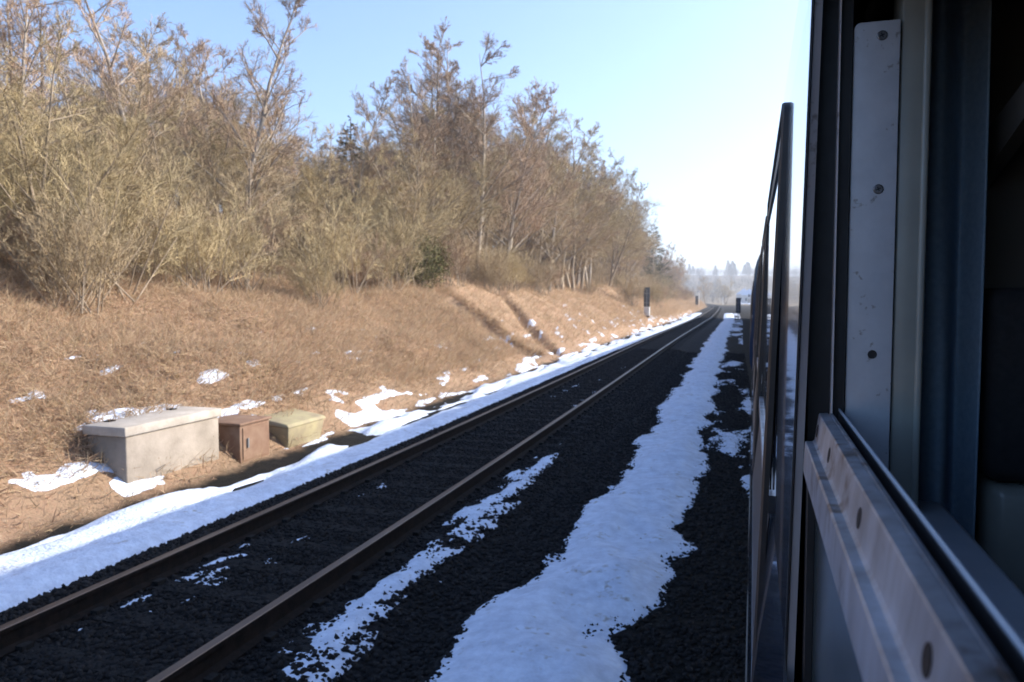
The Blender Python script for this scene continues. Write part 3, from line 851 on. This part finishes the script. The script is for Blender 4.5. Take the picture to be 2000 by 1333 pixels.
TREES = []
for k, (H, stems, dens, wide) in enumerate([(9, 1, 1.1, 1.0), (10, 2, 1.2, .9), (8, 3, 1.4, 1.1), (11, 1, 1.0, .8), (7.5, 2, 1.3, 1.2), (9.5, 3, 1.3, .9)]):
    tr, cr = bare_tree(100 + k, H, stems, dens, wide)
    TREES.append((H, np_mesh('trunk', *tr), np_mesh('crown', *cr)))
    TREES[-1][1].materials.append(M_birch if k in (1, 3) else M_bark)
    TREES[-1][2].materials.append(M_twig[(0, 1, 2, 1, 0, 2)[k]])
SHRUBS = []
for k, H in enumerate([2.4, 3.0, 2.0, 3.4, 2.6]):
    s, c = shrub(300 + k, H, 20 + 3 * k)
    SHRUBS.append((H, np_mesh('stems', *s), np_mesh('twigs', *c)))
    SHRUBS[-1][1].materials.append(M_bark)
    SHRUBS[-1][2].materials.append(M_twig[(0, 1, 2, 0, 1)[k]])

def plant(lib, k, x, y, s, rz, name, pa, pb, label, cat_, group):
    H, a, b = lib[k]
    r = empty(name, (x, y, gz(x, y)), rz)
    r.scale = (s, s, s)
    tag(r, label, cat_, group)
    for nm, me in ((pa, a), (pb, b)):
        o = bpy.data.objects.new(nm, me); COL.objects.link(o); o.parent = r
    return r

rt = random.Random(5)
def scatter(n, ylo, yhi, dlo, dhi, mind, seed):
    rr = random.Random(seed); pts = []
    tries = 0
    while len(pts) < n and tries < n * 60:
        tries += 1
        y = ylo + (yhi - ylo) * rr.random(); d = dlo + (dhi - dlo) * rr.random()
        if all((y - a) ** 2 + (d - b) ** 2 > mind ** 2 for a, b in pts): pts.append((y, d))
    return pts
def top_limit(x, y, base):
    """the wood is higher at both ends of the thicket, with a low gap around y = 20..32"""
    az = math.degrees(math.atan2(-x, max(y, .1)))
    el = float(np.interp(az, [5, 9, 13, 17, 20, 22.5, 25, 34, 38, 45, 60, 75], [4.5, 8, 13.5, 20, 24, 22, 12.0, 11.0, 14.5, 16.5, 17.5, 18]))
    return base + math.hypot(x, y) * math.tan(math.radians(el)) + CAMZ - gz(x, y)
# near low trees, then the tall ones farther along the cutting
for (y, d) in scatter(80, 2, 36, 9.0, 27, 1.6, 1):
    H = min(rt.uniform(4.4, 7.5), top_limit(float(tc(y)) - d, y, rt.uniform(-.8, .6))); k = rt.choice([2, 4, 5, 2, 0])
    if H < 2.2: continue
    plant(TREES, k, float(tc(y)) - d, y, H / TREES[k][0], rt.uniform(0, 6.28), 'bare_tree', 'trunk', 'crown', 'low leafless tree among the thicket on top of the near bank', 'tree', 'low bare trees on the near bank')
for (y, d) in scatter(95, 27, 112, 8.0, 25, 2.1, 2):
    k = rt.choice([0, 1, 3, 5, 1]); H = min(rt.uniform(9, 14.0), top_limit(float(tc(y)) - d, y, rt.uniform(-1, 1)))
    if H < 2.5: continue
    plant(TREES, k, float(tc(y)) - d, y, H / TREES[k][0], rt.uniform(0, 6.28), 'bare_tree', 'trunk', 'crown', 'tall leafless tree on the bank farther along the track', 'tree', 'tall bare trees on the bank')
for (y, d) in scatter(11, 15, 30, 11, 19, 2.4, 12):
    k = rt.choice([0, 1, 3]); H = rt.uniform(8.0, 10.5)
    plant(TREES, k, float(tc(y)) - d, y, H / TREES[k][0], rt.uniform(0, 6.28), 'bare_tree', 'trunk', 'crown', 'slender leafless tree reaching high above the thicket on the near bank', 'tree', 'slender trees above the thicket')
for (y, d) in scatter(16, 34, 66, 7.8, 12.5, 2.4, 14):
    k = rt.choice([0, 1, 3, 5]); H = rt.uniform(11.0, 13.5)
    plant(TREES, k, float(tc(y)) - d, y, H / TREES[k][0], rt.uniform(0, 6.28), 'bare_tree', 'trunk', 'crown', 'very tall leafless tree overhanging the edge of the cutting', 'tree', 'tallest bare trees at the cutting edge')
for (y, d) in scatter(40, 112, 240, 9, 26, 3.2, 3):
    k = rt.choice([0, 1, 3, 5]); H = rt.uniform(8.0, 11.0)
    plant(TREES, k, float(tc(y)) - d, y, H / TREES[k][0], rt.uniform(0, 6.28), 'bare_tree', 'trunk', 'crown', 'distant leafless tree where the bank drops towards the bend', 'tree', 'bare trees near the bend')
for (y, d) in scatter(70, 5, 46, 7.2, 15, 1.25, 4):
    k = rt.choice([0, 2, 3, 2, 1]); H = rt.uniform(1.5, 2.9)
    plant(SHRUBS, k, float(tc(y)) - d, y, H / SHRUBS[k][0], rt.uniform(0, 6.28), 'bare_shrub', 'stems', 'twigs', 'leafless brown shrub on the upper slope of the near bank', 'shrub', 'shrubs on the near bank')
for (y, d) in scatter(70, 46, 190, 5.6, 13, 1.7, 6):
    k = rt.randrange(5); H = rt.uniform(1.6, 3.2)
    plant(SHRUBS, k, float(tc(y)) - d, y, H / SHRUBS[k][0], rt.uniform(0, 6.28), 'bare_shrub', 'stems', 'twigs', 'leafless reddish shrub on the bank beyond the drain gully', 'shrub', 'shrubs on the far bank')

# conifers
M_needle = island_mat('conifer_needles', [(.035, .045, .018), (.07, .075, .025), (.10, .095, .035), (.05, .06, .022)])
def conifer(x, y, H, seed, label, rad=.22):
    rg = np.random.RandomState(seed)
    r = empty('conifer', (x, y, gz(x, y)))
    tag(r, label, 'conifer')
    nb = 130
    t = rg.uniform(.22, .98, nb); a = rg.uniform(0, 6.283, nb)
    P = np.stack([np.zeros(nb), np.zeros(nb), t * H], 1)
    L = (H * rad * (1.05 - t) ** .8 * rg.uniform(.55, 1.15, nb))[:, None]
    D = np.stack([np.cos(a), np.sin(a), rg.uniform(-.15, .3, nb)], 1); D /= np.linalg.norm(D, axis=1, keepdims=True)
    tr = cat([prisms(np.array([[0, 0, -.4]]), np.array([[0, 0, H * .98]]), np.array([H * .016]), np.array([.02])), prisms(P, P + D * L, np.full(nb, .022), np.full(nb, .006))])
    link('trunk', np_mesh('trunk', *tr), M_bark, r)
    p2, d2, l2 = grow(P, D, L, 9, .6, .2, 1.0, .38, rg, .1)
    p3, d3, l3 = grow(p2, d2, l2, 16, .8, .1, 1.0, .35, rg, .15)
    cr = cat([ribbons(p2, p2 + d2 * l2, .012, .008, rg), ribbons(p3, p3 + d3 * l3, .016, .006, rg, .05)])
    link('crown', np_mesh('crown', *cr), M_needle, r)
conifer(-18.4, 33.0, 6.2, 41, 'olive green conifer rising above the thicket against the sky', .27)
conifer(-15.0, 121, 11, 42, 'dark green pine at the end of the tree line near the bend', .30)
conifer(-17.5, 129, 10, 43, 'darker pine just behind the one at the end of the tree line', .30)
# evergreen bushes low on the bank
M_green = island_mat('evergreen_leaves', [(.05, .055, .018), (.11, .105, .035), (.15, .13, .05)])
def leafy_bush(x, y, H, seed, label):
    rg = np.random.RandomState(seed)
    s, c = shrub(seed, H, 26)
    r = empty('evergreen_bush', (x, y, gz(x, y))); tag(r, label, 'bush')
    link('stems', np_mesh('stems', *s), M_bark, r)
    n = 7000
    v = rg.normal(size=(n, 3)); v /= np.linalg.norm(v, axis=1, keepdims=True); v *= rg.rand(n, 1) ** .4
    v = v * np.array([.62, .62, .5]) * H * (0.75 + .5 * rg.rand(n, 1)) + np.array([0, 0, H * .5])
    lf = ribbons(v, v + rg.normal(size=(n, 3)) * .06, .018, .006, rg)
    link('leaves', np_mesh('leaves', *lf), M_green, r)
leafy_bush(-13.6, 9.4, 1.7, 51, 'dark green bush low in the thicket at the left of the bank')
leafy_bush(-12.5, 27.5, 2.0, 52, 'olive green bush above the drain gully on the bank')
leafy_bush(-13.8, 118, 4.0, 53, 'yellowish green bush at the end of the tree line')

# dry grass and bracken covering the bank
def bank_cover():
    n = 640000
    rg = np.random.RandomState(77)
    y = np.where(rg.rand(n) < .45, 2.0 + 28 * rg.rand(n), 2.0 + 240 * rg.rand(n) ** 2.2)
    d = 3.05 + 15 * rg.rand(n) ** 1.3
    x = tc(y) - d
    keep = (fbm(x * .9, y * .7, 3) > .14) | (d > 5)
    keep &= rg.rand(n) < .12 + sm(3.4, 4.2, d)
    keep &= ~((np.abs(y - (31.2 + (d - 3.05) * 1.1)) < .5) & (d < 8)); keep &= ~((np.abs(y - 28.6) < .9) & (d < 7.5))
    y, d, x = y[keep], d[keep], x[keep]; n = len(y)
    z = height(x, y) - .03
    s = (1 + y / 60)
    Lg = rg.uniform(.08, .36, n) * s * (0.55 + .6 * fbm(x * .5 + 9, y * .5, 2))
    D = np.stack([rg.normal(size=n) * .35 + .35, rg.normal(size=n) * .9 - .5, rg.uniform(.15, .75, n)], 1); D /= np.linalg.norm(D, axis=1, keepdims=True)
    P = np.stack([x, y, z], 1)
    V, F = ribbons(P, P + D * Lg[:, None], rg.uniform(.003, .0085, n) * s, .0014 * s, rg, .10)
    M = island_mat('dry_grass_and_bracken', [(.36, .285, .18), (.52, .40, .27), (.44, .285, .19), (.58, .47, .33), (.48, .325, .22), (.40, .325, .19)], transl=.4)
    o = link('dry_grass', np_mesh('dry_grass', V, F), M)
    tag(o, 'dry tan grass and rust coloured bracken covering the bank', 'grass', kind='stuff')
bank_cover()

# ------------------------------------------------------------------ valley ahead
M_farw = island_mat('far_wood_twigs', [(.10, .085, .065), (.17, .14, .10), (.13, .105, .075), (.20, .165, .12)])
def far_wood():
    rg = np.random.RandomState(5)
    P = []; Q = []; W0 = []
    n = 1500
    y = 330 + 640 * rg.rand(n) ** .9; x = -.055 * y + (rg.rand(n) - .5) * (60 + .30 * y)
    ok = (np.abs(x - tc(y)) > 9) & ~((x > -14) & (x < 4) & (y < 560))
    x, y = x[ok], y[ok]; z = height(x, y)
    parts = []
    for i in range(len(x)):
        H = rg.uniform(5, 10); m = 70
        b = np.array([x[i], y[i], z[i]])
        c = rg.normal(size=(m, 3)) * np.array([.20, .20, .24]) * H + np.array([0, 0, H * .55]); c[:, 2] = np.abs(c[:, 2])
        d = rg.normal(size=(m, 3)) * .5 + np.array([0, 0, .7])
        parts.append(ribbons(b + c, b + c + d * H * .16, .07, .03, rg, .05))
        parts.append(ribbons(b[None] - [[0, 0, .5]], b[None] + [[0, 0, H * .8]], .12, .04, rg))
    V, F = cat(parts)
    tag(link('far_wood', np_mesh('far_wood', V, F), M_farw), 'hazy leafless woodland covering the valley side beyond the bend', 'woodland', kind='stuff')
far_wood()
M_farc = island_mat('far_conifer_needles', [(.03, .04, .022), (.05, .06, .03), (.04, .05, .028)])
def far_conifers():
    rg = np.random.RandomState(9); base = []
    me = None
    parts = []
    m = 900; H = 14.0
    t = rg.rand(m); a = rg.uniform(0, 6.283, m); rr = H * .17 * (1.02 - t) * rg.rand(m) ** .5
    c = np.stack([np.cos(a) * rr, np.sin(a) * rr, H * (.15 + .85 * t)], 1)
    d = np.stack([np.cos(a), np.sin(a), rg.uniform(-.4, .4, m)], 1) * .9
    cr = np_mesh('crown', *ribbons(c, c + d, .16, .05, rg)); cr.materials.append(M_farc)
    tr = np_mesh('trunk', *prisms(np.array([[0, 0, -.5]]), np.array([[0, 0, H]]), np.array([.2]), np.array([.05]))); tr.materials.append(M_bark)
    for (px, w) in ((1345, 1), (1352, .8), (1396, .9), (1420, 1.25), (1424, 1.0), (1429, 1.2), (1433, 1.0), (1452, .9), (1457, 1.15), (1461, 1.0), (1362, .7)):
        ang = math.atan((px - 1000) / 1500) - R(17.442)
        yy = 800 + rg.uniform(-30, 60); xx = math.tan(ang) * yy
        r = empty('conifer', (xx, yy, gz(xx, yy))); r.scale = (w * 1.05, w * 1.05, w * .95); r.rotation_euler.z = rg.uniform(0, 6)
        tag(r, 'distant hazy conifer standing out on the ridge ahead', 'conifer', 'conifers on the far ridge')
        for nm, me in (('trunk', tr), ('crown', cr)):
            o = bpy.data.objects.new(nm, me); COL.objects.link(o); o.parent = r
far_conifers()
# bigger bare trees in front of the bend
for (x, y, H, k, lab) in ((-15.5, 265, 13, 0, 'grey leafless tree behind the bend in the track'), (-24.0, 215, 11, 1, 'reddish leafless tree at the inside of the bend'), (-11.0, 330, 12, 5, 'leafless tree beyond the bend beside the snowy houses')):
    plant(TREES, k, x, y, H / TREES[k][0], 1.0 + x, 'bare_tree', 'trunk', 'crown', lab, 'tree', None)
# hamlet with snowy roofs
M_wall = mat('pale_house_render', (.50, .48, .45), 0.9, var=(.42, .40, .37), scale=.6)
M_win = mat('dark_house_glass', (.03, .035, .04), 0.1)
for (x, y, w, l, h, lab) in ((-2.2, 400, 7, 9, 4.2, 'pale house with a snowy roof far ahead beside the train'), (-5.6, 470, 8, 8, 4.5, 'farther pale house with a snowy roof, partly behind bare trees')):
    z = gz(x, y); r = empty('house', (x, y, z)); tag(r, lab, 'house')
    m = MB(); m.box(-w / 2, w / 2, -l / 2, l / 2, -.5, h); m.build('wall', M_wall, r)
    m = MB(); e = .5
    m.prism([(-w / 2 - e, -l / 2 - e, h - .2), (w / 2 + e, -l / 2 - e, h - .2), (0, -l / 2 - e, h + w * .42)], [(-w / 2 - e, l / 2 + e, h - .2), (w / 2 + e, l / 2 + e, h - .2), (0, l / 2 + e, h + w * .42)])
    rf = m.build('roof', M_snow, r)
    m = MB(); m.box(.8, 1.5, 0, .8, h + w * .2, h + w * .42 + .7); m.build('chimney', M_wall, rf)
    for wx in (-1.8, 1.0):
        m = MB(); m.box(wx, wx + 1.0, -l / 2 - .04, -l / 2 - .003, 1.2, 2.6); m.build('window', M_win, r)
    m = MB(); m.box(-.5, .4, -l / 2 - .04, -l / 2 - .003, .05, 2.2); m.build('door', M_bark, r)
# snow lying on the field by the houses
def snow_field():
    us = np.linspace(-7, 6, 27); ys = np.linspace(330, 560, 90)
    X, Y = np.meshgrid(us, ys); T = .5 * (fbm(X * .3, Y * .03, 3) - .40)
    Z = height(X, Y) + np.clip(T, -.05, .15) + .05
    n, k = X.shape; i = np.arange(n * k).reshape(n, k)
    Q = np.stack([i[:-1, :-1].ravel(), i[:-1, 1:].ravel(), i[1:, 1:].ravel(), i[1:, :-1].ravel()], 1)
    Q = Q[T.ravel()[Q].max(1) > 0]
    tag(link('snow', np_mesh('snow', np.stack([X.ravel(), Y.ravel(), Z.ravel()], 1), Q), M_snow, smooth=True), 'snow lying on the field around the far houses', 'snow', kind='stuff')
snow_field()

# ------------------------------------------------------------------ haze
def haze():
    me = bpy.data.meshes.new('haze')
    m = MB(); m.box(-1700, 1700, -450, 3700, -3, 90)
    o = m.build('haze')
    mt = bpy.data.materials.new('haze_air'); mt.use_nodes = True
    t = mt.node_tree; t.nodes.remove(t.nodes['Principled BSDF'])
    v = t.nodes.new('ShaderNodeVolumePrincipled')
    v.inputs['Color'].default_value = (.80, .88, 1.0, 1)
    v.inputs['Density'].default_value = 0.0008
    v.inputs['Anisotropy'].default_value = 0.3
    t.links.new(v.outputs[0], t.nodes['Material Output'].inputs['Volume'])
    o.data.materials.append(mt)
    tag(o, kind='stuff')
USE_HAZE = True
if USE_HAZE: haze()
